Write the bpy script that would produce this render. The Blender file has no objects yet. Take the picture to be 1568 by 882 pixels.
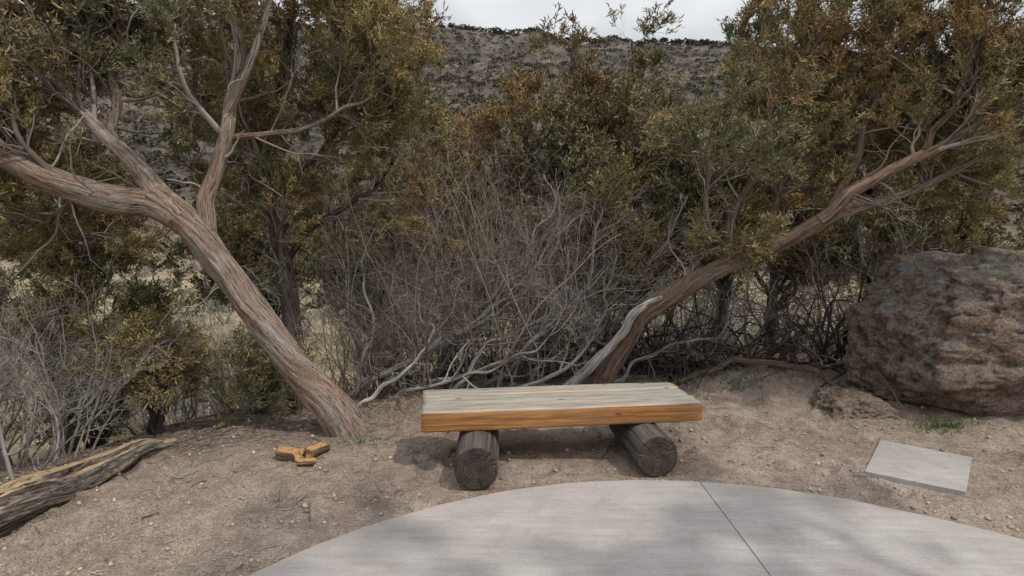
import bpy, bmesh, math, numpy as np
from mathutils import Vector
C=bpy.context; D=bpy.data
# ---------------------------------------------------------------- utils
def norm(v): return v/(np.linalg.norm(v,axis=-1,keepdims=True)+1e-9)
def hash3(i,j,k):
    n=(i*73856093)^(j*19349663)^(k*83492791)
    n=n&0x7fffffff
    n=((n>>13)^n)&0x7fffffff
    n=(n*((n*n*15731+789221)&0x7fffffff)+1376312589)&0x7fffffff
    return n/float(0x7fffffff)
def vn(x,y,z=0.0):
    x,y,z=np.broadcast_arrays(np.asarray(x,float),np.asarray(y,float),np.asarray(z,float))
    i=np.floor(x).astype(np.int64);j=np.floor(y).astype(np.int64);k=np.floor(z).astype(np.int64)
    fx=x-i;fy=y-j;fz=z-k
    fx=fx*fx*(3-2*fx);fy=fy*fy*(3-2*fy);fz=fz*fz*(3-2*fz)
    r=0
    for a in (0,1):
        for b in (0,1):
            for c in (0,1):
                w=(fx if a else 1-fx)*(fy if b else 1-fy)*(fz if c else 1-fz)
                r=r+w*hash3(i+a,j+b,k+c)
    return r*2-1
def fbm(x,y,z=0.0,o=4):
    r=0;a=1.0;t=0
    for q in range(o):
        r=r+a*vn(x*2**q+17*q,y*2**q+5*q,np.asarray(z)*2**q+3*q);t+=a;a*=.5
    return r/t
def sstep(t): t=np.clip(t,0,1); return t*t*(3-2*t)
def make_mesh(name,V,F,mat,attrs=None,smooth=False,parent=None):
    V=np.ascontiguousarray(V,dtype=np.float32);F=np.ascontiguousarray(F,dtype=np.int32)
    me=D.meshes.new(name)
    k=F.shape[1]
    me.vertices.add(len(V));me.vertices.foreach_set('co',V.ravel())
    me.loops.add(F.size);me.loops.foreach_set('vertex_index',F.ravel())
    me.polygons.add(len(F));me.polygons.foreach_set('loop_start',np.arange(0,F.size,k,dtype=np.int32))
    me.polygons.foreach_set('use_smooth',np.full(len(F),smooth))
    me.update(calc_edges=True)
    if attrs:
        for n,(t,a) in attrs.items():
            at=me.attributes.new(n,t,'POINT')
            a=np.ascontiguousarray(a,dtype=np.float32)
            if t=='FLOAT_COLOR': at.data.foreach_set('color',a.ravel())
            elif t=='FLOAT_VECTOR': at.data.foreach_set('vector',a.ravel())
            else: at.data.foreach_set('value',a.ravel())
    me.materials.append(mat)
    ob=D.objects.new(name,me);C.scene.collection.objects.link(ob)
    if parent: ob.parent=parent
    return ob
def empty(name):
    e=D.objects.new(name,None);C.scene.collection.objects.link(e);e.empty_display_size=.2;return e
# ---------------------------------------------------------------- branches
def grow(rng,pos,d,L,S,wig,up):
    n=len(pos);P=np.zeros((n,S,3));P[:,0]=pos;d=norm(d)
    u=np.array([0,0,1.])
    for k in range(1,S):
        d=norm(d+rng.normal(0,wig,(n,3))+u*up)
        P[:,k]=P[:,k-1]+d*(L/(S-1))[:,None]
    return P
def spawn(rng,P,R,n,t0,t1,a0,a1,L0,L1,S,wig,up,rk=.6,rmin=.0015,rmax=1):
    N,SS,_=P.shape
    ln=np.linalg.norm(np.diff(P,axis=1),axis=2).sum(1)
    i=rng.choice(N,size=n,p=ln/ln.sum())
    t=rng.uniform(t0,t1,n);f=t*(SS-1);k=np.minimum(f.astype(int),SS-2);w=(f-k)[:,None]
    a=P[i,k];b=P[i,k+1];pos=a*(1-w)+b*w;tan=norm(b-a)
    rad=R[i,k]*(1-w[:,0])+R[i,k+1]*w[:,0]
    q=rng.normal(0,1,(n,3));q=q-(q*tan).sum(1,keepdims=True)*tan;q=norm(q)
    ang=rng.uniform(a0,a1,n)[:,None]
    d=np.cos(ang)*tan+np.sin(ang)*q
    d[:,2]+=up*2
    L=rng.uniform(L0,L1,n)*(1.15-.5*t)
    P2=grow(rng,pos,d,L,S,wig,up)
    r0=np.clip(rad*rk,rmin,rmax)*rng.uniform(.6,1,n)
    s=np.linspace(0,1,S)
    R2=r0[:,None]*(1-.75*s)[None,:]
    return P2,np.maximum(R2,rmin*.6)
def limb(pts,radii,S=24,wig=.015,seed=0):
    pts=np.array(pts,float);t=np.r_[0,np.cumsum(np.linalg.norm(np.diff(pts,axis=0),axis=1))];t/=t[-1]
    s=np.linspace(0,1,S)
    m=np.gradient(pts,t,axis=0)
    k=np.clip(np.searchsorted(t,s,side='right')-1,0,len(t)-2)
    h=(t[k+1]-t[k]);u=(s-t[k])/h
    u=u[:,None];h=h[:,None]
    P=(2*u**3-3*u**2+1)*pts[k]+(u**3-2*u**2+u)*h*m[k]+(-2*u**3+3*u**2)*pts[k+1]+(u**3-u**2)*h*m[k+1]
    z=s*9
    for c in range(3): P[:,c]+=wig*vn(z,seed*7.3+c*3.1,.5)*np.minimum(1,s*8)
    R=np.interp(s,np.linspace(0,1,len(radii)),radii)
    return P,R
def tubes(P,R,sides,ridge=0.0,rs=3.0,seed=0,twist=0.0):
    n,S,_=P.shape
    T=norm(np.gradient(P,axis=1))
    ch=norm(P[:,-1]-P[:,0])
    ax=np.argmin(np.abs(ch),axis=1);ref=np.eye(3)[ax][:,None,:]
    A=norm(np.cross(T,np.broadcast_to(ref,T.shape)));B=np.cross(T,A)
    s=np.concatenate([np.zeros((n,1)),np.cumsum(np.linalg.norm(np.diff(P,axis=1),axis=2),axis=1)],1)
    th=np.linspace(0,2*np.pi,sides,endpoint=False)
    c=np.cos(th);sn=np.sin(th)
    thh=th[None,None,:]+twist*s[:,:,None]
    off=(np.arange(n)*1.37+seed)[:,None,None]
    rr=R[:,:,None]*np.ones(sides)
    if ridge:
        wv=.5*vn(s*2.2+seed,np.zeros_like(s),.7)[:,:,None]
        cx=np.cos(thh+wv)*rs;sx=np.sin(thh+wv)*rs
        z=s[:,:,None]*1.3+off
        f=vn(cx+off,sx,z)+.6*vn(cx*2.3,sx*2.3+off,z*1.4)+.45*vn(cx*5,sx*5+off,z*2.6)
        lump=vn(cx*.4+off,sx*.4,s[:,:,None]*3.5+off)
        rr=rr*(1+ridge*f+ridge*.9*lump)
        thh=thh+wv
    V=P[:,:,None,:]+rr[...,None]*(c[None,None,:,None]*A[:,:,None,:]+sn[None,None,:,None]*B[:,:,None,:])
    fib=np.stack([np.cos(thh)*rr,np.sin(thh)*rr,s[:,:,None]+off+0*rr],-1)
    idx=np.arange(n*S*sides).reshape(n,S,sides)
    a=idx[:,:-1,:];b=np.roll(a,-1,axis=2);d=idx[:,1:,:];e=np.roll(d,-1,axis=2)
    F=np.stack([a,b,e,d],-1).reshape(-1,4)
    rnd=np.repeat(np.random.default_rng(seed+5).uniform(0,1,n),S*sides)
    return V.reshape(-1,3),F,fib.reshape(-1,3),rnd
class Bag:
    def __init__(s): s.V=[];s.F=[];s.A=[];s.B=[];s.n=0
    def add(s,V,F,A,B):
        s.V.append(V);s.F.append(F+s.n);s.A.append(A);s.B.append(B);s.n+=len(V)
    def tube(s,P,R,sides,**k): s.add(*tubes(P,R,sides,**k))
    def build(s,name,mat,parent=None,smooth=True):
        return make_mesh(name,np.concatenate(s.V),np.concatenate(s.F),mat,
          {'fib':('FLOAT_VECTOR',np.concatenate(s.A)),'rnd':('FLOAT',np.concatenate(s.B))},smooth,parent)
# ---------------------------------------------------------------- foliage
def sprig_template(seed,shoots=12,w=.0080):
    r=np.random.default_rng(seed);Q=[]
    def quad(p,d,L,w0,w1):
        q=r.normal(0,1,3);q=norm(np.cross(d,q))
        Q.append([p-q*w0/2,p+q*w0/2,p+d*L+q*w1/2,p+d*L-q*w1/2]);return p+d*L
    ax=np.array([1.,0,0])
    quad(np.zeros(3),norm(ax+r.normal(0,.15,3)),.12,w*.6,w*.6)
    for j in range(shoots):
        p=np.array([r.uniform(.0,.12),0,0])+r.normal(0,.008,3)
        a=r.uniform(.3,1.2);f=r.uniform(0,6.283)
        d=np.array([math.cos(a),math.sin(a)*math.cos(f),math.sin(a)*math.sin(f)])
        L=r.uniform(.014,.034)
        e=quad(p,d,L,w*.8,w*1.2)
        quad(e,norm(d+r.normal(0,.5,3)+ax*.3),L*.8,w*1.2,w*.5)
    return np.array(Q)
TPL=[sprig_template(i) for i in range(6)]
OL=np.array([.245,.225,.105]);RU=np.array([.345,.215,.105]);DK=np.array([.118,.125,.075]);GY=np.array([.21,.212,.15])
def foliage(name,rng,pos,d,scale,mat,rust=.5,parent=None,seed=0,bright=1.0):
    n=len(pos);Vs=[];Fs=[];Cs=[];o=0
    cl=vn(pos[:,0]*2.2+seed,pos[:,1]*2.2,pos[:,2]*2.2)*.5+.5
    cl2=vn(pos[:,0]*1.3+seed+9,pos[:,1]*1.3,pos[:,2]*1.3)*.5+.5
    rr=np.clip(cl*1.1-.2+rng.uniform(-.35,.35,n)+rust-.5,0,1)[:,None]
    dd=np.clip((cl2-.42)*1.6+rng.uniform(-.3,.3,n),0,.85)[:,None]
    col=(OL*(1-rr)+RU*rr)*(1-dd)+dd*(DK*.5+GY*.5)
    col=col*rng.uniform(.6,1.3,n)[:,None]*bright
    for k in range(len(TPL)):
        m=np.arange(k,n,len(TPL))
        if len(m)==0: continue
        x=norm(d[m]);q=rng.normal(0,1,x.shape);y=norm(np.cross(x,q));z=np.cross(x,y)
        M=np.stack([x,y,z],-1)
        T=TPL[k].reshape(-1,3)
        V=np.einsum('nij,kj->nki',M,T)*scale[m][:,None,None]+pos[m][:,None,:]
        K=len(T);Vs.append(V.reshape(-1,3))
        Fs.append(np.arange(len(m)*K).reshape(-1,4)+o);o+=len(m)*K
        c=np.ones((len(m),K,4));jit=np.repeat(rng.uniform(.8,1.2,(len(m),K//4)),4,axis=1)
        c[:,:,:3]=col[m][:,None,:]*jit[...,None]
        Cs.append(c.reshape(-1,4))
    return make_mesh(name,np.concatenate(Vs),np.concatenate(Fs),mat,{'col':('FLOAT_COLOR',np.concatenate(Cs))},False,parent)
def along(rng,P,n,t0=.25,t1=1.0,jit=.35,up=.15):
    N,S,_=P.shape
    i=rng.integers(0,N,n);t=rng.uniform(t0,t1,n)*(S-1);k=np.minimum(t.astype(int),S-2);w=(t-k)[:,None]
    a=P[i,k];b=P[i,k+1]
    return a*(1-w)+b*w,norm(norm(b-a)+rng.normal(0,jit,(n,3))+np.array([0,0,up]))
# ---------------------------------------------------------------- materials
def newmat(name):
    m=D.materials.new(name);m.use_nodes=True;nt=m.node_tree;b=nt.nodes['Principled BSDF'];return m,nt,b
def noise(nt,vec,scale,detail=6,rough=.6,dist=0):
    n=nt.nodes.new('ShaderNodeTexNoise');n.inputs['Scale'].default_value=scale;n.inputs['Detail'].default_value=detail
    n.inputs['Roughness'].default_value=rough;n.inputs['Distortion'].default_value=dist
    if vec: nt.links.new(vec,n.inputs['Vector'])
    return n.outputs['Fac']
def ramp(nt,fac,stops):
    r=nt.nodes.new('ShaderNodeValToRGB');e=r.color_ramp.elements
    while len(e)<len(stops): e.new(.5)
    for i,(p,c) in enumerate(stops):
        e[i].position=p
        if not hasattr(c,'__len__'): c=(c,c,c)
        e[i].color=(*c,1)
    nt.links.new(fac,r.inputs['Fac']);return r.outputs['Color']
def mix(nt,f,a,b,mode='MIX'):
    m=nt.nodes.new('ShaderNodeMix');m.data_type='RGBA';m.blend_type=mode
    for s,v in ((m.inputs[0],f),(m.inputs[6],a),(m.inputs[7],b)):
        if isinstance(v,(int,float)): s.default_value=v
        elif isinstance(v,tuple): s.default_value=(*v,1)
        else: nt.links.new(v,s)
    return m.outputs[2]
def math_(nt,op,a,b=0.0,c=None):
    m=nt.nodes.new('ShaderNodeMath');m.operation=op
    for s,v in ((m.inputs[0],a),(m.inputs[1],b)):
        if isinstance(v,(int,float)): s.default_value=v
        else: nt.links.new(v,s)
    if c is not None: m.inputs[2].default_value=c
    return m.outputs[0]
def bump(nt,b,h,strength,dist,prev=None):
    n=nt.nodes.new('ShaderNodeBump');n.inputs['Strength'].default_value=strength;n.inputs['Distance'].default_value=dist
    nt.links.new(h,n.inputs['Height'])
    if prev: nt.links.new(prev,n.inputs['Normal'])
    nt.links.new(n.outputs['Normal'],b.inputs['Normal']);return n.outputs['Normal']
def attr(nt,name,out='Vector'):
    a=nt.nodes.new('ShaderNodeAttribute');a.attribute_name=name;return a.outputs[out]
def mapping(nt,vec,scale):
    m=nt.nodes.new('ShaderNodeMapping');m.inputs['Scale'].default_value=scale;nt.links.new(vec,m.inputs['Vector']);return m.outputs['Vector']
def objco(nt): return nt.nodes.new('ShaderNodeTexCoord').outputs['Object']
def bark(name,dark,mid,light,grey,greyamt=.5,bs=1.0):
    m,nt,b=newmat(name)
    f=attr(nt,'fib')
    v1=mapping(nt,f,(75,75,4.0));v2=mapping(nt,f,(9,9,1.6));v3=mapping(nt,f,(210,210,12))
    n1=noise(nt,v1,1,5,.72,.8);n2=noise(nt,v2,1,4,.7);n3=noise(nt,v3,1,2,.65)
    col=ramp(nt,n1,[(.34,dark),(.48,mid),(.66,light)])
    g=ramp(nt,n2,[(.5-.18*greyamt,0.0),(.66-.15*greyamt,.85)])
    gc=ramp(nt,n1,[(.34,tuple(x*.4 for x in grey)),(.52,grey)])
    col=mix(nt,g,col,gc)
    col=mix(nt,1.0,col,ramp(nt,n3,[(.3,.6),(.55,1.1)]),'MULTIPLY')
    fis=ramp(nt,n1,[(.35,.12),(.44,1.0)])
    col=mix(nt,1.0,col,fis,'MULTIPLY')
    col=mix(nt,1.0,col,math_(nt,'MULTIPLY_ADD',attr(nt,'rnd','Fac'),.5,.72),'MULTIPLY')
    nt.links.new(col,b.inputs['Base Color']);b.inputs['Roughness'].default_value=.88;b.inputs['Specular IOR Level'].default_value=.15
    p=bump(nt,b,n1,1.0*bs,.028);bump(nt,b,n3,.7*bs,.005,p)
    return m
def twigmat(name,a_,b_,c_):
    m,nt,b=newmat(name)
    n=noise(nt,attr(nt,'fib'),9,1,.6)
    f=math_(nt,'ADD',math_(nt,'MULTIPLY',attr(nt,'rnd','Fac'),.6),math_(nt,'MULTIPLY',n,.4))
    c=ramp(nt,f,[(.2,a_),(.5,b_),(.8,c_)])
    nt.nodes.remove(b);d=nt.nodes.new('ShaderNodeBsdfDiffuse');nt.links.new(c,d.inputs['Color'])
    nt.links.new(d.outputs[0],nt.nodes['Material Output'].inputs['Surface']);return m
M_bark=bark('juniper_bark',(.085,.05,.035),(.27,.175,.125),(.45,.325,.245),(.39,.34,.295),.45)
M_barkR=bark('juniper_bark_brown',(.07,.045,.032),(.235,.152,.107),(.40,.285,.205),(.30,.26,.22),.15)
M_deadb=bark('dead_wood_grey',(.10,.09,.08),(.24,.22,.20),(.42,.39,.36),(.46,.44,.42),.6,.7)
M_twig=twigmat('juniper_twig',(.11,.09,.075),(.22,.185,.16),(.38,.34,.305))
M_dead=twigmat('dead_twig',(.12,.105,.095),(.27,.25,.23),(.48,.45,.42))
M_darkbark=bark('dark_bark',(.025,.02,.017),(.08,.063,.052),(.16,.13,.115),(.16,.145,.135),.2)
M_brush=twigmat('brush_twig',(.095,.071,.057),(.225,.18,.148),(.39,.33,.28))
M_brushG=twigmat('brush_twig_grey',(.12,.106,.096),(.25,.222,.20),(.40,.365,.335))
M_brushD=twigmat('brush_twig_dark',(.032,.026,.022),(.09,.072,.062),(.20,.17,.148))
def leafmat(name):
    m=D.materials.new(name);m.use_nodes=True;nt=m.node_tree;nt.nodes.clear()
    o=nt.nodes.new('ShaderNodeOutputMaterial');d=nt.nodes.new('ShaderNodeBsdfDiffuse')
    nt.links.new(attr(nt,'col','Color'),d.inputs['Color']);nt.links.new(d.outputs[0],o.inputs['Surface']);return m
M_leaf=leafmat('juniper_foliage');M_col=leafmat('dry_plant')
# ---------------------------------------------------------------- terrain
PC=(.85,.80);PR=2.65
def edge(x): return np.interp(x,[-9,-6,-4.2,-3.4,-2.8,-1.5,0,1.5,3,6,10],[-4,.5,2.6,3.6,4.2,4.65,5.4,6.2,6.9,7.6,9])
_fr=np.random.default_rng(77);FPX=_fr.uniform(-3.6,4.4,230);FPY=_fr.uniform(1.2,6.0,230);FPA=_fr.uniform(0,3.14,230);FPD=_fr.uniform(.016,.038,230)
def H(x,y):
    x=np.asarray(x,float);y=np.asarray(y,float)
    d=y-edge(x)
    z=-1.7*sstep(d/7.5+.02)
    lf=sstep((-x-1.2)/3)*sstep((y+1)/3)
    z=z-.10*lf
    z=z+.25*fbm(x*.25,y*.25,1.)*sstep(d/4)
    rc=np.hypot(x-PC[0],y-PC[1])
    away=sstep((rc-PR-.02)/.5)
    near=.055*fbm(x*1.1,y*1.1,3.)+.045*fbm(x*3.0,y*3.0,7.,3)+.026*fbm(x*9,y*9,2.,3)
    near=near*(1-.85*np.exp(-((x-2.81)**2+(y-3.74)**2)/.2))
    mound=.16*np.exp(-((x-2.55)**2/.35+(y-5.7)**2/.25))+.10*np.exp(-((x-3.3)**2/.5+(y-6.2)**2/.2))+.08*np.exp(-((x+.9)**2/.6+(y-4.9)**2/.1))
    z=z+near*away+mound-.012*(1-away)
    s=np.clip((y-32)/208,0,1.0)
    ht=85-13*np.clip(x/210,-.6,1.3)+4*fbm(x*.012,y*.004,5.)+3*fbm(x*.05,y*.01,8.,3)
    z=z+ht*s**1.22+ (9*fbm(x*.022,y*.016,2.,4)+2.6*fbm(x*.12,y*.12,6.,4))*sstep(s*4)*(1-.6*sstep((s-.7)*3))
    z=z-np.maximum(y-240,0)*.05
    return z
def footprints(x,y):
    z=np.zeros_like(x);m=(x>-4.2)&(x<5)&(y>.8)&(y<6.5);xm=x[m];ym=y[m];a=np.zeros_like(xm)
    for fx,fy,fa,fd in zip(FPX,FPY,FPA,FPD):
        u=(xm-fx)*math.cos(fa)+(ym-fy)*math.sin(fa);v=-(xm-fx)*math.sin(fa)+(ym-fy)*math.cos(fa)
        r=np.sqrt((u/.13)**2+(v/.055)**2)
        a+=-fd*np.exp(-r**4)+fd*.5*np.exp(-((r-1.35)/.3)**2)
    z[m]=a*sstep((np.hypot(xm-PC[0],ym-PC[1])-PR-.08)/.2)*sstep((np.hypot(xm-2.81,ym-3.74)-.4)/.1)
    return z
def axis(lo,hi,dl,dh,step,n):
    a=np.arange(dl,dh,step);k=np.linspace(0,1,n+1)[1:]
    g=lambda L:(np.exp(k*math.log(L/step*.18+1))-1)/(L/step*.18)*L
    return np.r_[(dl-g(dl-lo))[::-1],a,(dh+g(hi-dh))]
xs=axis(-420,420,-4.4,5.2,.028,150);ys=axis(-40,420,1.0,6.6,.028,200)
X,Y=np.meshgrid(xs,ys);Z=H(X,Y)+footprints(X,Y)
nx,ny=len(xs),len(ys);idx=np.arange(nx*ny).reshape(ny,nx)
F=np.stack([idx[:-1,:-1],idx[:-1,1:],idx[1:,1:],idx[1:,:-1]],-1).reshape(-1,4)
dm=Y-edge(X)
grass=sstep((dm-2.2)/4)*(1-.55*sstep((Y-38)/40));hill=sstep((Y-28)/30)
dirtm=np.stack([grass,hill,sstep((dm+.9)/1.0)*(1-grass),np.ones_like(grass)],-1)
m,nt,b=newmat('dirt_ground')
co=objco(nt);z=attr(nt,'zone','Color');sep=nt.nodes.new('ShaderNodeSeparateColor');nt.links.new(z,sep.inputs[0])
a=noise(nt,co,1.3,5,.65);a2=noise(nt,co,9,6,.72);a3=noise(nt,co,70,3,.7)
dirt=ramp(nt,a,[(.3,(.355,.272,.216)),(.5,(.44,.35,.284)),(.7,(.53,.435,.363))])
dirt=mix(nt,1.0,dirt,ramp(nt,a2,[(.28,.62),(.66,1.15)]),'MULTIPLY')
dirt=mix(nt,1.0,dirt,ramp(nt,a3,[(.32,.6),(.6,1.12)]),'MULTIPLY')
lit=ramp(nt,noise(nt,co,26,4,.75),[(.38,(.12,.09,.07)),(.62,(.35,.275,.21))])
dirt=mix(nt,sep.outputs[2],dirt,lit)
gr=ramp(nt,noise(nt,co,.55,6,.7),[(.36,(.20,.155,.115)),(.5,(.37,.305,.19)),(.66,(.50,.43,.27))])
gr=mix(nt,1.0,gr,ramp(nt,noise(nt,co,12,4,.75),[(.3,.5),(.65,1.1)]),'MULTIPLY')
hl=ramp(nt,noise(nt,co,.07,8,.78),[(.37,(.048,.042,.034)),(.47,(.085,.073,.060)),(.57,(.13,.11,.090)),(.70,(.21,.178,.13))])
hl=mix(nt,1.0,hl,ramp(nt,noise(nt,co,.9,4,.8),[(.38,.4),(.6,1.25)]),'MULTIPLY')
c=mix(nt,sep.outputs[0],dirt,gr);c=mix(nt,sep.outputs[1],c,hl)
nt.links.new(c,b.inputs['Base Color']);b.inputs['Roughness'].default_value=.95;b.inputs['Specular IOR Level'].default_value=.1
p=bump(nt,b,a2,.9,.09);p=bump(nt,b,a3,.9,.02,p)
make_mesh('ground',np.stack([X,Y,Z],-1).reshape(-1,3),F,m,{'zone':('FLOAT_COLOR',dirtm.reshape(-1,4))},True)
# ---------------------------------------------------------------- concrete pad
def concrete(name,rim):
    m,nt,b=newmat(name)
    co=objco(nt)
    c1=ramp(nt,noise(nt,co,1.6,6,.65),[(.3,(.30,.275,.26)),(.7,(.42,.393,.375))])
    c1=mix(nt,1.0,c1,ramp(nt,noise(nt,mapping(nt,co,(1,9,1)),3,5,.7),[(.3,.84),(.7,1.08)]),'MULTIPLY')
    sp=noise(nt,co,160,3,.7);c1=mix(nt,1.0,c1,ramp(nt,sp,[(.3,.78),(.6,1.05)]),'MULTIPLY')
    st=ramp(nt,noise(nt,co,4.5,6,.75,.3),[(.53,0.0),(.72,.7)]);c1=mix(nt,st,c1,(.27,.22,.185))
    if rim:
        sx=nt.nodes.new('ShaderNodeVectorMath');sx.operation='DISTANCE';nt.links.new(mapping(nt,co,(1,1,0)),sx.inputs[0]);sx.inputs[1].default_value=(PC[0],PC[1],0)
        dd=math_(nt,'ADD',sx.outputs['Value'],math_(nt,'MULTIPLY',noise(nt,co,5,5,.7),.6))
        c1=mix(nt,ramp(nt,math_(nt,'MULTIPLY',dd,.3),[(.83,0.0),(.975,.9)]),c1,(.38,.305,.25))
    nt.links.new(c1,b.inputs['Base Color']);b.inputs['Roughness'].default_value=.85;b.inputs['Specular IOR Level'].default_value=.2
    p=bump(nt,b,sp,.25,.003);bump(nt,b,noise(nt,mapping(nt,co,(6,60,1)),3,3),.25,.003,p)
    return m
M_conc=concrete('concrete',True);M_pav=concrete('paver_concrete',False)
def slab(name,poly,z0,z1,parent=None,bev=.008,mat=None):
    n=len(poly);V=[(x,y,z0) for x,y in poly]+[(x,y,z1) for x,y in poly]
    Fc=[list(range(n,2*n)),list(range(n))[::-1]]+[[i,(i+1)%n,n+(i+1)%n,n+i] for i in range(n)]
    me=D.meshes.new(name);me.from_pydata(V,[],Fc);me.update();me.materials.append(mat or M_conc)
    o=D.objects.new(name,me);C.scene.collection.objects.link(o)
    if parent:o.parent=parent
    bm=o.modifiers.new('b','BEVEL');bm.width=bev;bm.segments=3;bm.limit_method='ANGLE';return o
pad=empty('concrete_path')
cuts=[PC[0]-PR+.001,1.2,PC[0]+PR-.001]
for i in range(2):
    xa=cuts[i]+(.003 if i else 0);xb=cuts[i+1]-(.003 if i==0 else .0015)
    xx=xa+(xb-xa)*(1-np.cos(np.linspace(0,np.pi,110)))/2
    h=np.sqrt(np.maximum(PR**2-(xx-PC[0])**2,.0005))
    wob=.014*np.array([float(fbm(v*5,1.)) for v in xx])
    top=[(v,PC[1]+q+w) for v,q,w in zip(xx,h,wob)];bot=[(v,PC[1]-q) for v,q in zip(xx,h)]
    slab('slab_%d'%(i+1),(bot+top[::-1]),-.10,.014,pad,.006)
slab('slab_3',[(0,-14),(1.7,-14),(1.7,-1.75),(0,-1.75)],-.10,.010,pad)
pv=empty('stone_paver')
slab('paver_slab',[(2.36,3.60),(2.80,3.30),(3.27,3.83),(2.84,4.17)],-.05,float(H(2.815,3.735))+.014,pv,.006,M_pav)
# ---------------------------------------------------------------- bench
m,nt,b=newmat('bench_wood')
co=objco(nt);oi=nt.nodes.new('ShaderNodeObjectInfo')
va=nt.nodes.new('ShaderNodeVectorMath');va.operation='ADD';nt.links.new(co,va.inputs[0])
vm=nt.nodes.new('ShaderNodeVectorMath');vm.operation='SCALE';vm.inputs[0].default_value=(7,3,5);nt.links.new(oi.outputs['Random'],vm.inputs['Scale']);nt.links.new(vm.outputs[0],va.inputs[1])
cv=va.outputs[0]
g1=noise(nt,mapping(nt,cv,(1.3,30,30)),1,5,.6,.7);g2=noise(nt,mapping(nt,cv,(4,170,170)),1,4,.65,.2);g3=noise(nt,mapping(nt,cv,(1.3,7,7)),1,5,.65)
fr=ramp(nt,g1,[(.3,(.16,.062,.02)),(.46,(.34,.145,.042)),(.62,(.46,.22,.07)),(.8,(.52,.29,.11))])
fr=mix(nt,1.0,fr,ramp(nt,g2,[(.3,.5),(.6,1.1)]),'MULTIPLY')
fr=mix(nt,ramp(nt,g3,[(.46,0.0),(.68,.6)]),fr,(.19,.13,.085))
tp=ramp(nt,g1,[(.32,(.22,.17,.115)),(.46,(.35,.30,.23)),(.62,(.44,.395,.32))])
tp=mix(nt,ramp(nt,g3,[(.42,0.0),(.58,.8)]),tp,(.31,.30,.28))
tp=mix(nt,1.0,tp,ramp(nt,g2,[(.34,.36),(.52,1.08)]),'MULTIPLY')
geo=nt.nodes.new('ShaderNodeNewGeometry');sx=nt.nodes.new('ShaderNodeSeparateXYZ');nt.links.new(geo.outputs['Normal'],sx.inputs[0])
tf=ramp(nt,sx.outputs[2],[(.45,0.0),(.85,1.0)])
c=mix(nt,tf,fr,tp)
vor=nt.nodes.new('ShaderNodeTexVoronoi');vor.inputs['Scale'].default_value=1;nt.links.new(mapping(nt,cv,(4.2,9,9)),vor.inputs['Vector'])
c=mix(nt,ramp(nt,vor.outputs['Distance'],[(.07,.9),(.15,0.0)]),c,(.10,.045,.02))
nt.links.new(c,b.inputs['Base Color']);b.inputs['Roughness'].default_value=.42;b.inputs['Specular IOR Level'].default_value=.45
p=bump(nt,b,g1,.35,.008);bump(nt,b,g2,.6,.004,p)
M_wood=m
bench=empty('park_bench')
ang=math.radians(7.2);fl=Vector((-.600,3.58,0))
def bp(x,y,z):
    return Vector((fl.x+x*math.cos(ang)-y*math.sin(ang),fl.y+x*math.sin(ang)+y*math.cos(ang),z))
def fixn(me):
    bm_=bmesh.new();bm_.from_mesh(me);bmesh.ops.recalc_face_normals(bm_,faces=bm_.faces);bm_.to_mesh(me);bm_.free()
def plank(name,x0,x1,y0,y1,z0,z1,seed):
    nX=60;cx,cy,cz=(x0+x1)/2,(y0+y1)/2,(z0+z1)/2
    sec=[];r=.016;hy=(y1-y0)/2;hz=(z1-z0)/2
    for (sy,sz,a0) in ((1,1,0),(-1,1,90),(-1,-1,180),(1,-1,270)):
        for k in range(4):
            t=math.radians(a0+k*30);sec.append((sy*(hy-r)+r*math.cos(t),sz*(hz-r)+r*math.sin(t)))
    sec2=[]
    for i in range(len(sec)):
        p=sec[i];q=sec[(i+1)%len(sec)];d=math.hypot(q[0]-p[0],q[1]-p[1]);k=max(1,int(d/.03))
        for j in range(k): sec2.append((p[0]+(q[0]-p[0])*j/k,p[1]+(q[1]-p[1])*j/k))
    V=[];n=len(sec2)
    for i in range(nX+1):
        x=-(x1-x0)/2+(x1-x0)*i/nX
        inset=1-(.05 if i in(0,nX) else 0)
        for (yy,zz) in sec2:
            dy=.005*float(vn(x*2.5+seed,yy*9,zz*9));dz=.004*float(vn(x*2+seed+9,yy*12,zz*12))
            V.append((x,yy*inset+dy,zz*inset+dz))
    Fc=[[i*n+j,i*n+(j+1)%n,(i+1)*n+(j+1)%n,(i+1)*n+j] for i in range(nX) for j in range(n)]
    Fc.append(list(range(n)));Fc.append([nX*n+j for j in range(n)])
    me=D.meshes.new(name);me.from_pydata(V,[],Fc);fixn(me)
    me.materials.append(M_wood)
    for f in me.polygons: f.use_smooth=len(f.vertices)==4
    o=D.objects.new(name,me);C.scene.collection.objects.link(o);o.parent=bench
    o.location=bp(cx,cy,cz);o.rotation_euler=(0,0,ang);return o
plank('seat_plank_1',0,1.955,0,.184,.270,.412,1)
plank('seat_plank_2',.006,1.95,.193,.374,.272,.407,2)
plank('seat_plank_3',-.004,1.952,.383,.560,.271,.411,3)
m,nt,b=newmat('log_weathered')
co=objco(nt)
g1=noise(nt,mapping(nt,co,(24,1.6,24)),1,5,.65,.5)
side=ramp(nt,g1,[(.32,(.026,.021,.018)),(.5,(.070,.058,.050)),(.68,(.14,.118,.102))])
rad=nt.nodes.new('ShaderNodeVectorMath');rad.operation='LENGTH';nt.links.new(mapping(nt,co,(1,0,1)),rad.inputs[0])
rr_=math_(nt,'ADD',math_(nt,'MULTIPLY',rad.outputs['Value'],300),math_(nt,'MULTIPLY',noise(nt,co,9,3),12))
rings=math_(nt,'MULTIPLY_ADD',math_(nt,'SINE',rr_),.5,.5)
en=ramp(nt,rings,[(0,(.036,.028,.024)),(1,(.055,.044,.037))])
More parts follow.
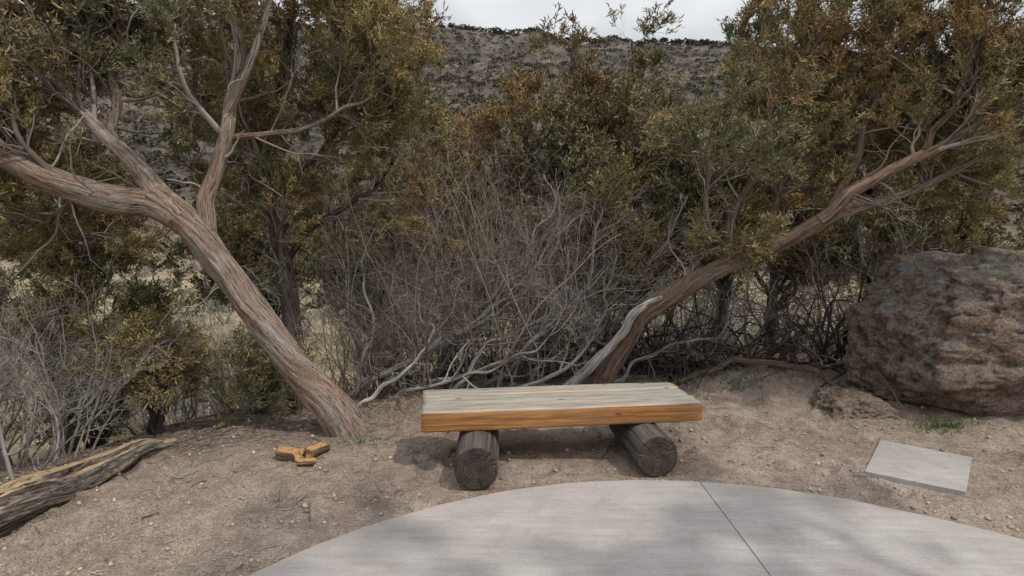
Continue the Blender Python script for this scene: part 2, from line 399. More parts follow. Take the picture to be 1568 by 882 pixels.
en=mix(nt,1.0,en,ramp(nt,noise(nt,co,14,5,.7),[(.3,.5),(.7,1.8)]),'MULTIPLY')
tcn=nt.nodes.new('ShaderNodeTexCoord');s2=nt.nodes.new('ShaderNodeSeparateXYZ');nt.links.new(tcn.outputs['Normal'],s2.inputs[0])
ef=ramp(nt,math_(nt,'ABSOLUTE',s2.outputs[1]),[(.6,0.0),(.8,1.0)])
nt.links.new(mix(nt,ef,side,en),b.inputs['Base Color']);b.inputs['Roughness'].default_value=.8;b.inputs['Specular IOR Level'].default_value=.25
bump(nt,b,g1,.6,.010)
M_log=m
def log(name,x,y,r,L,seed,rot,parent,mat,zc):
    sides=96;V=[];Fc=[];nS=26
    def rad_(th,s): return r*(1+.03*float(vn(math.cos(th)*1.6+seed,math.sin(th)*1.6,s*1.5))+.012*float(vn(math.cos(th)*7+seed,math.sin(th)*7,s*2.2)))
    cr=np.random.default_rng(seed);cracks=[(cr.uniform(0,6.28),cr.uniform(.4,.95),cr.uniform(.012,.028)+(.02 if _==0 else 0)) for _ in range(6)]
    def crk(th,q):
        d=0
        for a,l,w in cracks:
            dd=abs((th-a+math.pi)%(2*math.pi)-math.pi)*q
            ww=w*max(0,(q-(1-l)))/l+1e-5
            if q>1-l and dd<ww*1.6+.012: d=max(d,(1-dd/(ww*1.6+.012))*min(1,ww/w+.2))
        return d
    for i in range(nS+1):
        s=-L/2+L*i/nS;e=.97 if i in(0,nS) else 1
        for j in range(sides):
            th=2*math.pi*j/sides;q=rad_(th,s)*e*(1-.05*crk(th,1.0));V.append((q*math.cos(th),s,q*math.sin(th)))
    for i in range(nS):
        for j in range(sides): a=i*sides;Fc.append([a+j,a+(j+1)%sides,a+sides+(j+1)%sides,a+sides+j])
    for end,i0 in ((-1,0),(1,nS)):
        prev=[i0*sides+j for j in range(sides)]
        s=-L/2+L*i0/nS
        for q in (.95,.88,.8,.7,.6,.5,.4,.3,.2,.12,.05):
            cur=[]
            for j in range(sides):
                th=2*math.pi*j/sides;rr=rad_(th,s)*q*.97
                dep=.016*crk(th,q)+.0012*float(vn(rr*60,th*2,seed));cur.append(len(V))
                V.append((rr*math.cos(th),s+end*(.005-dep),rr*math.sin(th)))
            for j in range(sides): Fc.append([prev[j],prev[(j+1)%sides],cur[(j+1)%sides],cur[j]])
            prev=cur
        Fc.append(prev)
    me=D.meshes.new(name);me.from_pydata(V,[],Fc);fixn(me)
    me.materials.append(mat)
    o=D.objects.new(name,me);C.scene.collection.objects.link(o);o.parent=parent
    o.location=(x,y,zc);o.rotation_euler=(0,0,rot);return o
log('log_leg_1',-.235,3.35+.37,.142,.74,11,math.radians(1.5),bench,M_log,.132)
log('log_leg_2',.925,3.54+.37,.142,.74,23,math.radians(5),bench,M_log,.132)
# ---------------------------------------------------------------- boulders
def rockmat(name,c0,c1,c2,lich,la=.5):
    m,nt,b=newmat(name);co=objco(nt)
    n1=noise(nt,co,1.8,6,.65,.2);n2=noise(nt,co,8,7,.78);n3=noise(nt,co,45,4,.78)
    c=ramp(nt,n1,[(.3,c0),(.5,c1),(.7,c2)])
    c=mix(nt,1.0,c,ramp(nt,n2,[(.34,.36),(.54,1.12)]),'MULTIPLY');c=mix(nt,1.0,c,ramp(nt,n3,[(.36,.42),(.57,1.12)]),'MULTIPLY')
    geo=nt.nodes.new('ShaderNodeNewGeometry');sx=nt.nodes.new('ShaderNodeSeparateXYZ');nt.links.new(geo.outputs['Normal'],sx.inputs[0])
    up=ramp(nt,sx.outputs[2],[(.1,0.0),(.65,1.0)])
    lf=math_(nt,'MULTIPLY',up,ramp(nt,noise(nt,co,5.5,7,.8),[(la-.03,0.0),(la+.03,.9)]))
    lc=ramp(nt,n3,[(.34,tuple(v*.4 for v in lich)),(.56,lich)])
    c=mix(nt,lf,c,lc);nt.links.new(c,b.inputs['Base Color']);b.inputs['Roughness'].default_value=.95;b.inputs['Specular IOR Level'].default_value=.1
    p=bump(nt,b,n2,1.0,.16);bump(nt,b,n3,1.0,.05,p);return m
M_rock=rockmat('boulder_stone',(.31,.215,.16),(.44,.335,.26),(.52,.41,.33),(.34,.33,.305),.50)
M_rock2=rockmat('rock_stone',(.30,.22,.165),(.41,.32,.25),(.47,.375,.30),(.40,.32,.255),.5)
def boulder(name,c,s,planes,seed,mat,sub=6,k=14,disp=.05,crag=0.0):
    bm_=bmesh.new();bmesh.ops.create_icosphere(bm_,subdivisions=sub,radius=1)
    me=D.meshes.new(name);bm_.to_mesh(me);bm_.free()
    n=len(me.vertices);co=np.zeros(n*3);me.vertices.foreach_get('co',co);d=norm(co.reshape(-1,3))
    acc=np.zeros(n)
    for (nx_,ny_,nz_,dd) in planes:
        nn=norm(np.array([nx_,ny_,nz_],float));q=np.maximum(d@nn,0)/dd;acc+=q**k
    r=1/np.maximum(acc,1e-6)**(1/k);r=np.minimum(r,1.5)
    p=d*r[:,None]
    f=fbm(p[:,0]*1.6+seed,p[:,1]*1.6,p[:,2]*1.6,5);g=fbm(p[:,0]*6+seed,p[:,1]*6,p[:,2]*8,5)
    h=1-np.abs(fbm(p[:,0]*2.2+seed+30,p[:,1]*2.2,p[:,2]*3.2,4))*2
    pit=np.clip(fbm(p[:,0]*13+seed,p[:,1]*13,p[:,2]*13,3)-.10,0,1)
    wx=p[:,0]*3.2+.5*g+seed;wy=p[:,1]*3.2+.5*f;wz=p[:,2]*4.2+.5*g
    cell=hash3(np.floor(wx).astype(np.int64),np.floor(wy).astype(np.int64),np.floor(wz).astype(np.int64))-.5
    p=p*(1+disp*1.3*f+disp*1.2*g+disp*.5*h-disp*2.2*pit+crag*cell)[:,None]
    p=p*np.array(s)
    me.vertices.foreach_set('co',p.astype(np.float32).ravel());me.update();me.materials.append(mat)
    for f_ in me.polygons:f_.use_smooth=True
    o=D.objects.new(name,me);C.scene.collection.objects.link(o);o.location=c;return o
boulder('boulder',(5.08,5.15,.50),(1.62,.80,.86),
 [(-1,-.1,.0,.98),(-.9,-.2,.5,1.06),(-.35,-.3,1,.97),(.2,0,1,.98),(-.2,-1,.12,.84),(.4,-1,.3,.9),(-1,-1,.1,1.08),(1,0,.2,.95),(0,1,.3,.9),(-1,1,.2,1.05),
  (.1,-.85,-.6,.66),(-.55,-.35,-.8,.90),(0,.2,-1,.85)],4,M_rock,7,34,.055,.07)
RP=[(-1,0,.4,.9),(1,0,.4,.85),(0,-1,.4,.85),(0,1,.2,.9),(-.3,-.2,1,.75),(.4,.1,1,.8),(0,0,-1,.8)]
boulder('rock',(3.10,4.95,.02),(.30,.22,.17),RP,9,M_rock2,5,12,.12)
# ---------------------------------------------------------------- fallen log & stump
m,nt,b=newmat('split_log_wood')
f=attr(nt,'fib');g1=noise(nt,mapping(nt,f,(38,38,7)),1,6,.75,.8)
bk=ramp(nt,g1,[(.36,(.022,.018,.015)),(.47,(.12,.098,.082)),(.60,(.31,.27,.23))])
wd=ramp(nt,noise(nt,mapping(nt,f,(90,90,4)),1,5,.65,.4),[(.33,(.22,.125,.06)),(.5,(.46,.32,.18)),(.66,(.60,.47,.31))])
geo=nt.nodes.new('ShaderNodeNewGeometry');sx=nt.nodes.new('ShaderNodeSeparateXYZ');nt.links.new(geo.outputs['Normal'],sx.inputs[0])
tt=math_(nt,'ADD',sx.outputs[2],math_(nt,'MULTIPLY',noise(nt,mapping(nt,f,(7,7,2.5)),1,6,.75),1.1))
nt.links.new(mix(nt,ramp(nt,math_(nt,'MULTIPLY',tt,.5),[(.69,0.0),(.71,1.0)]),bk,wd),b.inputs['Base Color'])
b.inputs['Roughness'].default_value=.9;b.inputs['Specular IOR Level'].default_value=.1;bump(nt,b,g1,1.0,.03)
P,R=limb([(-2.60,4.18,-.02),(-2.75,3.78,.02),(-2.84,3.3,.02),(-2.88,2.8,.02),(-2.9,2.3,.02),(-2.95,1.8,0)],[.035,.085,.12,.12,.125,.11],140,.05,4)
bg=Bag();bg.tube(P[None],R[None],64,ridge=.15,rs=3.2,seed=2)
bg.build('fallen_log',m)
# short cut log pieces lying on their sides
st=empty('cut_log_pieces')
m,nt,b=newmat('cut_log_wood');f=attr(nt,'fib');co=objco(nt)
k1=ramp(nt,noise(nt,mapping(nt,f,(60,60,6)),1,5,.7),[(.36,(.03,.02,.014)),(.52,(.12,.075,.042)),(.68,(.24,.15,.08))])
w1=ramp(nt,noise(nt,co,45,5,.7),[(.35,(.20,.10,.035)),(.52,(.42,.24,.095)),(.7,(.55,.36,.17))])
cap=attr(nt,'rnd','Fac')
nt.links.new(mix(nt,ramp(nt,cap,[(.4,0.0),(.6,1.0)]),k1,w1),b.inputs['Base Color']);b.inputs['Roughness'].default_value=.85
bump(nt,b,noise(nt,co,60,5),.8,.01)
for i,(x,y,az,L,r,dz) in enumerate([(-1.56,3.80,-.35,.17,.058,.035),(-1.40,3.86,1.0,.15,.052,.04),(-1.43,3.73,.2,.12,.034,.018)]):
    nA=30;rows=[];tg=[]
    for s_,q,cp in [(-.5,0.02,1),(-.5,.5,1),(-.49,.93,1),(-.485,1.0,0),(-.2,1.0,0),(.15,.98,0),(.485,.97,0),(.49,.9,1),(.5,.5,1),(.5,.02,1)]:
        ring=[]
        for a_ in np.linspace(0,6.283185,nA,endpoint=False):
            rr=r*q*(1+.14*float(vn(math.cos(a_)*1.6+i*4,math.sin(a_)*1.6,s_))+.08*float(vn(math.cos(a_)*5+i,math.sin(a_)*5,s_*3)))
            if math.sin(a_)>.45: rr*=.45/math.sin(a_)*.75+.25   # split flat on its upper side
            lx=s_*L+(.012*math.sin(a_*2+i) if abs(s_)>.4 else 0);ly=rr*math.cos(a_);lz=rr*math.sin(a_)
            ring.append((lx*math.cos(az)-ly*math.sin(az),lx*math.sin(az)+ly*math.cos(az),lz));tg.append((1.0 if cp or math.sin(a_)>.55 else 0.0,lx,rr*math.cos(a_),rr*math.sin(a_)))
        rows.append(ring)
    V=np.array(rows).reshape(-1,3);idx=np.arange(len(rows)*nA).reshape(len(rows),nA)
    A_=idx[:-1];B_=np.roll(A_,-1,1);D_=idx[1:];E_=np.roll(D_,-1,1)
    tg=np.array(tg);o=make_mesh('log_piece_%d'%(i+1),V,np.stack([A_,B_,E_,D_],-1).reshape(-1,4),m,{'fib':('FLOAT_VECTOR',tg[:,[2,3,1]]),'rnd':('FLOAT',tg[:,0])},False,st)
    o.location=(x,y,float(H(x,y))+dz)
# ---------------------------------------------------------------- trees
def tree(name,trunks,limbs,seed,n1=100,n2=600,n3=2400,nf=9000,L=(.45,1.0),fs=(.8,1.35),rust=.5,bmat=None,tmat=None,bright=1.0,up=.06,t0=.3,deadn=60,kp=.62,grey=None):
    rng=np.random.default_rng(seed);e=empty(name)
    bg=Bag()
    for i,(p,r) in enumerate(trunks):
        P,R=limb(p,r,120,.02,seed+i);bg.tube(P[None],R[None],60,ridge=.14,rs=2.6,seed=seed+i,twist=.9)
    if grey:
        b2=Bag();P,R=limb(grey[0],grey[1],90,.03,seed+5);b2.tube(P[None],R[None],30,ridge=.14,rs=2.0,seed=seed+6,twist=1.5)
        b2.build('bare_stem',M_deadb,e)
    LP=[];LR=[]
    for i,(p,r) in enumerate(limbs):
        P,R=limb(p,r,40,.05,seed+10+i);bg.tube(P[None],R[None],18,ridge=.14,rs=2.0,seed=seed+20+i,twist=.8)
        LP.append(P);LR.append(R)
    bg.build('trunk',bmat or M_bark,e)
    LP=np.array(LP);LR=np.array(LR)
    tw=Bag()
    P1,R1=spawn(rng,LP,LR,n1,t0,1,.5,1.3,L[0],L[1],10,.16,up,.55,.004,.03)
    tw.tube(P1,R1,5,seed=seed)
    P2,R2=spawn(rng,P1,R1,n2,.15,1,.4,1.2,L[0]*.5,L[1]*.5,7,.18,up,.6,.0025)
    tw.tube(P2,R2,3,seed=seed+1)
    P3,R3=spawn(rng,P2,R2,n3,.1,1,.3,1.1,.10,.26,4,.2,up*1.5,.6,.0016)
    tw.tube(P3,R3,3,seed=seed+2)
    if deadn:
        P4,R4=spawn(rng,LP,LR,deadn,.05,.9,.6,1.5,.25,.8,9,.22,0,.4,.003,.014)
        tw.tube(P4,R4,5,seed=seed+3)
        P5,R5=spawn(rng,P4,R4,deadn*6,.2,1,.4,1.2,.08,.3,5,.25,0,.6,.0018);tw.tube(P5,R5,3,seed=seed+4)
    tw.build('twigs',tmat or M_twig,e)
    keep=rng.uniform(0,1,len(P3))<kp
    pa,da=along(rng,P3[keep],int(nf*.85));pb,db=along(rng,P2,nf-int(nf*.85),.6,1)
    pos=np.concatenate([pa,pb]);dr=np.concatenate([da,db])
    foliage('foliage',rng,pos,dr,rng.uniform(fs[0],fs[1],len(pos)),M_leaf,rust,e,seed,bright)
    return e
tree('juniper_tree',
 [([(-1.33,4.47,-.12),(-1.40,4.44,.06),(-1.65,4.4,.426),(-1.974,4.35,.913),(-2.236,4.3,1.328),(-2.44,4.25,1.652),(-2.66,4.2,1.87)],[.17,.13,.115,.11,.105,.12,.10])],
 [([(-2.40,4.25,1.60),(-2.66,4.2,1.80),(-2.88,4.15,1.83),(-3.238,4.1,1.933),(-3.603,4.0,2.115),(-4.26,4.0,2.4),(-5.0,3.9,2.8)],[.10,.10,.09,.08,.07,.045,.02]),
  ([(-2.50,4.22,1.70),(-2.797,4.2,2.084),(-3.297,4.3,2.576),(-3.536,4.4,3.057),(-3.72,4.5,3.667)],[.09,.055,.04,.03,.015]),
  ([(-2.33,4.27,1.50),(-2.307,4.35,1.928),(-2.209,4.4,2.38),(-2.147,4.5,2.894),(-2.232,4.6,3.42),(-2.36,4.7,4.1)],[.075,.055,.048,.04,.03,.014]),
  ([(-2.2,4.4,2.33),(-1.756,4.6,2.415),(-1.222,4.8,2.717),(-.814,5.0,3.038)],[.026,.020,.014,.008]),
  ([(-2.95,4.22,2.2),(-3.05,4.4,2.5),(-3.08,4.5,2.894),(-3.06,4.6,3.66),(-3.1,4.7,4.1)],[.035,.032,.03,.022,.01]),
  ([(-2.2,4.4,2.5),(-1.95,4.3,2.9),(-1.75,4.3,3.3),(-1.7,4.4,3.9)],[.03,.025,.018,.01]),
  ([(-3.2,4.1,1.95),(-3.5,4.4,1.75),(-3.9,4.6,1.7),(-4.4,4.7,1.8)],[.03,.025,.018,.01]),
  ([(-3.4,4.1,2.0),(-3.7,3.7,2.5),(-4.1,3.6,3.0),(-4.4,3.6,3.6)],[.035,.025,.018,.01])],
 1,n1=120,n2=760,n3=3000,nf=11500,rust=.54,kp=.6)
tree('juniper_tree.001',[],
 [([(-1.90,4.9,-.25),(-2.04,5.1,.855),(-2.18,5.2,1.453),(-2.284,5.3,2.12),(-2.168,5.4,2.975),(-2.05,5.5,3.776),(-2.0,5.5,4.2)],[.10,.085,.075,.06,.045,.03,.012]),
  ([(-2.25,5.3,1.9),(-1.9,5.5,2.3),(-1.6,5.6,2.9),(-1.5,5.7,3.6)],[.04,.032,.022,.01]),
  ([(-2.15,5.2,1.3),(-1.8,5.3,1.7),(-1.35,5.4,2.0),(-1.0,5.5,2.5)],[.035,.028,.02,.01]),
  ([(-2.25,5.3,2.0),(-2.7,5.5,2.3),(-3.1,5.7,2.9),(-3.2,5.8,3.6)],[.04,.032,.022,.01])],
 2,n1=74,n2=430,n3=1600,nf=5000,rust=.42,bmat=M_darkbark,t0=.35,bright=.9)
tree('juniper_tree.002',
 [([(.84,5.52,-.15),(.90,5.5,.08),(1.065,5.4,.422),(1.257,5.3,.826),(1.625,5.2,1.087),(2.006,5.1,1.307),(2.425,5.0,1.517),(2.8,4.9,1.76)],[.13,.10,.09,.095,.08,.08,.07,.065])],
 [([(2.7,4.92,1.70),(3.024,4.8,2.017),(3.43,4.7,2.274),(4.1,4.6,2.62),(4.8,4.6,2.9)],[.06,.045,.035,.025,.012]),
  ([(1.98,5.1,1.29),(1.97,5.1,1.62),(2.196,5.2,2.05),(2.39,5.3,2.66),(2.53,5.4,3.27),(2.4,5.5,3.8)],[.04,.032,.026,.02,.015,.008]),
  ([(2.74,4.9,1.73),(3.02,5.0,2.26),(3.24,5.1,2.95),(3.29,5.2,3.66),(3.2,5.3,4.2)],[.04,.032,.025,.018,.01]),
  ([(2.78,4.9,1.74),(3.1,4.95,1.84),(3.6,4.9,2.03),(4.32,4.8,2.40),(4.9,4.8,2.7)],[.04,.032,.026,.02,.01]),
  ([(3.4,4.7,2.26),(3.7,4.8,2.7),(3.94,4.9,3.2),(4.1,5.0,3.9)],[.03,.024,.018,.01]),
  ([(2.3,5.05,1.46),(2.5,5.3,1.9),(2.8,5.6,2.3),(3.0,5.8,2.9)],[.03,.024,.018,.01]),
  ([(3.1,4.9,1.95),(3.4,5.3,2.1),(3.9,5.5,2.3),(4.5,5.6,2.6)],[.03,.024,.018,.01]),
  ([(1.98,5.1,1.32),(1.75,5.0,1.7),(1.7,4.95,2.1),(1.8,4.95,2.6)],[.028,.022,.016,.008]),
  ([(1.62,5.2,1.10),(1.70,5.22,1.30),(1.78,5.25,1.50)],[.035,.025,.010])],
 3,n1=125,n2=800,n3=3100,nf=11500,rust=.46,bmat=M_barkR,kp=.58,t0=.22,
 grey=([(.40,5.42,-.08),(.58,5.38,.12),(.90,5.28,.47),(1.12,5.22,.76),(1.27,5.19,.93),(1.40,5.17,1.02)],[.055,.05,.045,.042,.038,.015]))
def simple(name,x,y,top,seed,lean=0,nf=3000,w=1.0,**k):
    rng=np.random.default_rng(seed+100);z0=float(H(x,y))-.2;h=top-z0
    tr=[(x,y,z0),(x+lean*.3+rng.uniform(-.1,.1),y,z0+h*.3),(x+lean*.7+rng.uniform(-.1,.1),y,z0+h*.6),(x+lean,y,top)]
    L=[(tr,[.09,.065,.04,.010])]
    for i in range(9):
        t=rng.uniform(.12,.6);a=rng.uniform(0,6.28) if i%2 else rng.choice([0,math.pi])+rng.uniform(-.5,.5)
        P=np.array(tr);zz=z0+h*t;px=np.interp(zz,P[:,2],P[:,0]);l=rng.uniform(.5,1.0)*w*(1.1-t*.6)
        L.append(([(px,y,zz),(px+l*.4*math.cos(a),y+l*.4*math.sin(a),zz+l*.45),(px+l*.7*math.cos(a),y+l*.7*math.sin(a),zz+l*.9),(px+l*.85*math.cos(a),y+l*.85*math.sin(a),zz+l*1.3)],[.04,.03,.02,.008]))
    k.setdefault('bright',.88)
    return tree(name,[],L,seed,n1=80,n2=380,n3=1100,nf=nf,bmat=M_darkbark,fs=(1.1,1.9),t0=.25,L=(.35,.8),**k)
simple('juniper_tree.003',.35,7.0,3.8,31,.4,rust=.65,nf=4000,w=1.2)
simple('juniper_tree.004',1.7,7.6,4.1,32,-.15,rust=.35,nf=3800,w=1.2)
simple('juniper_tree.005',2.7,7.4,4.1,33,.3,rust=.4,nf=3000,w=1.1)
simple('juniper_tree.006',-.95,7.6,3.0,34,-.1,rust=.5,nf=3600,w=1.3)
simple('juniper_tree.007',-5.4,6.6,4.1,35,.2,rust=.35,w=1.2,nf=2800)
simple('juniper_tree.008',5.4,7.8,3.7,36,.2,rust=.5,w=1.3,nf=3400)
simple('juniper_tree.009',-3.6,7.8,3.4,37,.0,rust=.3,w=1.2,nf=2600)
simple('juniper_tree.010',-2.0,8.6,3.2,38,.0,rust=.25,w=1.2,nf=3000,bright=.95)
simple('juniper_tree.012',3.9,8.3,3.4,39,.0,rust=.4,w=1.2,nf=2600)
# juniper behind/right of the viewer, throws dappled shade on the pad
tree('juniper_tree.011',[],
 [([(4.6,-.6,-.2),(4.4,-.4,1.4),(4.1,0,2.8),(3.8,.5,4.2),(3.7,.6,5.2)],[.16,.14,.11,.06,.02]),
  ([(4.2,-.1,2.4),(3.6,.4,3.2),(3.1,.8,4.0),(2.8,1.0,4.7)],[.06,.05,.035,.01]),
  ([(4.1,0,2.7),(4.0,1.0,3.4),(4.0,1.6,4.2),(4.1,1.9,4.9)],[.06,.05,.035,.01]),
  ([(4.2,-.1,2.4),(3.6,-.6,3.2),(3.0,-.9,4.0),(2.6,-1.0,4.7)],[.06,.05,.035,.01]),
  ([(3.6,.4,3.2),(2.8,.6,3.7),(2.2,.9,4.3),(1.7,1.1,4.9)],[.05,.035,.025,.01])],
 41,n1=44,n2=140,n3=170,nf=5600,fs=(1.1,1.9),deadn=0,kp=1.0)
def jbush(name,x,y,h,w,seed,nf=1300,**k):
    rng=np.random.default_rng(seed);z0=float(H(x,y))-.05;L=[]
    for i in range(7):
        a=rng.uniform(0,6.28);q=w*rng.uniform(.2,.7)
        L.append(([(x,y,z0),(x+q*.4*math.cos(a),y+q*.4*math.sin(a),z0+h*.4),(x+q*math.cos(a),y+q*math.sin(a),z0+h*rng.uniform(.7,1))],[.022,.016,.006]))
    return tree(name,[],L,seed,n1=45,n2=200,n3=600,nf=nf,L=(.2,.42),bmat=M_darkbark,fs=(.7,1.2),t0=.25,deadn=8,**k)
jbush('juniper_bush',-3.05,4.65,.95,.42,51,rust=.45,nf=1200)
jbush('juniper_bush.001',-2.25,4.9,.50,.40,52,rust=.1,nf=600,bright=.85)
jbush('juniper_bush.002',-4.3,5.6,1.1,.6,53,rust=.3,nf=900)
jbush('juniper_bush.003',-4.4,3.9,1.5,.6,54,rust=.35)
# ---------------------------------------------------------------- twiggy shrubs
def shrub(name,cx,cy,rx,ry,h,seed,n0=40,n1=220,n2=1300,n3=3000,mat=None,spread=.5,wig=.12,up=.03,r0=.012,leaf=0,dirx=0.0):
    rng=np.random.default_rng(seed)
    x=cx+rng.uniform(-rx,rx,n0);y=cy+rng.uniform(-ry,ry,n0);pos=np.stack([x,y,H(x,y)-.03],-1)
    d=np.stack([rng.normal(0,spread,n0)+dirx+(x-cx)*.5/max(rx,.1)*spread,rng.normal(0,spread,n0),np.ones(n0)],-1)
    P0=grow(rng,pos,d,h*rng.uniform(.6,1.1,n0),14,wig,up);R0=r0*rng.uniform(.5,1.2,n0)[:,None]*np.linspace(1,.25,14)[None]
    bg=Bag();bg.tube(P0,R0,6,seed=seed)
    P1,R1=spawn(rng,P0,R0,n1,.15,1,.3,1.0,h*.22,h*.5,9,wig*1.4,up,.6,.002);bg.tube(P1,R1,4,seed=seed+1)
    P2,R2=spawn(rng,P1,R1,n2,.1,1,.3,1.1,h*.07,h*.22,6,wig*1.6,up,.6,.0018);bg.tube(P2,R2,3,seed=seed+2)
    if n3:
        P3,R3=spawn(rng,P2,R2,n3,.1,1,.3,1.1,h*.03,h*.09,4,wig*1.6,up,.6,.0015);bg.tube(P3,R3,3,seed=seed+3)
    e=empty(name);bg.build('branches',mat or M_brush,e)
    if leaf:
        pa,da=along(rng,P2,leaf);foliage('leaves',rng,pa,da,rng.uniform(.4,.7,leaf),M_leaf,.4,e,seed)
    return e
shrub('dry_shrub',-.45,5.85,.75,.35,2.3,61,56,380,2300,3600,spread=.22)
shrub('dry_shrub.001',.45,6.2,.6,.3,2.1,62,26,180,1000,1200,spread=.3)
shrub('dry_shrub.002',-1.3,5.6,.4,.3,1.5,63,26,180,1000,1300,spread=.3,leaf=150)
shrub('dry_shrub.003',-3.75,3.9,.5,.4,1.35,64,34,200,1100,1300,spread=.3,mat=M_brushG)
shrub('dry_shrub.004',2.7,6.3,1.0,.3,1.6,65,90,420,1400,400,mat=M_brushD,spread=.8,wig=.22,up=-.06,r0=.016)
shrub('dry_shrub.005',3.7,6.2,.22,.2,1.5,66,20,80,200,0,mat=M_brushD,spread=.3,wig=.14,up=-.01,r0=.024)
shrub('dry_shrub.006',1.6,6.4,.8,.3,1.4,67,60,300,1100,400,mat=M_brushD,spread=.6,wig=.2,up=-.03,r0=.015)
shrub('dry_shrub.007',-2.9,5.4,.8,.4,.8,68,24,140,700,700,spread=.4,leaf=100,mat=M_brushG)
shrub('dry_shrub.008',-4.9,4.6,.6,.5,2.0,69,36,220,1100,900,spread=.4,leaf=250,mat=M_brushG)
shrub('dry_shrub.009',5.2,7.2,1.0,.3,1.9,70,36,220,1100,0,spread=.4)
shrub('dry_shrub.010',-1.0,7.2,1.3,.4,2.4,71,60,340,2000,800,spread=.25,mat=M_brushG)
shrub('dry_shrub.011',-3.8,7.2,.9,.4,1.6,72,26,160,800,0,spread=.3,mat=M_brushG)
shrub('dry_shrub.013',.2,6.3,1.4,.3,1.0,74,90,420,1500,0,mat=M_brushD,spread=.8,wig=.2,up=-.02,r0=.012)
shrub('dry_shrub.014',1.6,8.4,1.6,.4,2.2,75,50,280,1500,0,spread=.3,mat=M_brushG)
def deadfan(name,seed,items,nk=60):
    rng=np.random.default_rng(seed);LP=[];LR=[];bg=Bag()
    for i,(p,r) in enumerate(items):
        P,R=limb(p,[r,r*.8,r*.55,r*.25],40,.10,seed+i);LP.append(P);LR.append(R)
    LP=np.array(LP);LR=np.array(LR);bg.tube(LP,LR,12,ridge=.14,rs=1.5,seed=seed,twist=2)
    e=empty(name);bg.build('stems',M_deadb,e);bg=Bag()
    P1,R1=spawn(rng,LP,LR,nk,.25,1,.4,1.1,.3,.9,12,.2,.03,.55,.004);bg.tube(P1,R1,6,seed=seed+1)
    P2,R2=spawn(rng,P1,R1,nk*5,.15,1,.3,1.1,.12,.4,7,.22,.02,.6,.002);bg.tube(P2,R2,4,seed=seed+2)
    P3,R3=spawn(rng,P2,R2,nk*9,.1,1,.3,1.1,.06,.2,5,.22,.0,.6,.0015);bg.tube(P3,R3,3,seed=seed+3)
    bg.build('branches',M_dead,e)
deadfan('dead_branches',81,[
 ([(-1.35,5.6,.02),(-.6,5.7,.55),(.1,5.8,1.05),(.6,5.9,1.7)],.033),
 ([(-1.6,5.3,.0),(-1.0,5.5,.35),(-.4,5.7,.7),(.0,6.0,.95)],.036),
 ([(-1.0,5.6,.0),(-.1,5.6,.30),(.5,5.7,.75),(1.0,5.9,1.3)],.026),
 ([(-.3,5.7,.0),(.2,5.6,.4),(.55,5.6,.9),(.5,5.8,1.5)],.026),
 ([(.0,5.5,.02),(.5,5.5,.22),(.9,5.6,.65),(1.1,5.8,1.4)],.024),
 ([(.2,5.9,-.05),(.3,6.0,.8),(.5,6.1,1.6),(.4,6.2,2.3)],.028),
 ([(.7,6.0,-.05),(.9,6.1,.9),(.95,6.1,1.7),(1.2,6.2,2.2)],.028),
 ([(-1.5,5.2,.05),(-1.35,5.3,.6),(-1.45,5.4,1.2),(-1.3,5.5,1.7)],.018),
 ([(.9,5.6,.0),(1.5,5.8,.3),(2.2,5.9,.55),(2.7,6.2,.9)],.024),
 ([(-.6,5.4,.0),(-.2,5.5,.5),(.3,5.6,.8),(.9,5.8,1.0)],.022),
 ([(-1.2,5.2,.0),(-.5,5.3,.18),(.1,5.35,.40),(.5,5.4,.8)],.022),
 ([(-.9,5.8,.0),(-.4,5.8,.7),(.2,5.9,1.4),(.5,6.0,2.1)],.026),
 ([(1.3,6.0,.0),(.9,5.9,.5),(.3,5.9,.9),(-.2,6.0,1.5)],.022),
 ([(.5,6.3,.0),(1.2,6.3,.6),(1.6,6.4,1.3),(2.0,6.5,2.0)],.026),
 ([(-1.4,4.95,.02),(-1.1,5.1,.25),(-.8,5.3,.55),(-.9,5.4,.95)],.022)],190)
deadfan('dead_branches.001',91,[
 ([(-3.5,4.3,.1),(-3.1,4.5,.6),(-2.7,4.6,1.0),(-2.4,4.8,1.2)],.012),
 ([(-3.9,4.0,-.1),(-3.4,4.3,.2),(-3.1,4.4,.5),(-2.7,4.5,.8)],.014)],16)
P,R=limb([(1.75,5.75,.02),(2.1,5.8,.17),(2.5,5.7,.27),(2.9,5.65,.24),(3.25,5.5,.08),(3.4,5.45,-.02)],[.03,.032,.034,.032,.028,.02],60,.04,6)
bg=Bag();bg.tube(P[None],R[None],14,ridge=.1,rs=1.5,seed=6);bg.build('fallen_branch',M_barkR)
# ---------------------------------------------------------------- mid distance brush
rng=np.random.default_rng(200)
bgm=Bag();n=220;nb=22
by=9+32*rng.uniform(0,1,n)**1.6;bx=rng.uniform(-1.15,1.15,n)*(by+2)
i=np.repeat(np.arange(n),nb);k=len(i);hh=rng.uniform(.7,1.6,n)[i]
x=bx[i]+rng.normal(0,.3,k);y=by[i]+rng.normal(0,.3,k)
d=np.stack([rng.normal(0,.45,k),rng.normal(0,.45,k),np.ones(k)],-1)
P=grow(rng,np.stack([x,y,H(x,y)-.05],-1),d,hh*rng.uniform(.6,1.1,k),5,.2,.02)
R=np.full((k,5),.007)*np.linspace(1.2,.5,5)[None]*(by[i]/9)[:,None]
bgm.tube(P,R,3,seed=5)
P2,R2=spawn(rng,P,R,k*2,.2,1,.3,1.0,.2,.5,3,.2,.02,.7,.005);bgm.tube(P2,R2,3,seed=6)
bgm.build('distant_brush',M_brushG)
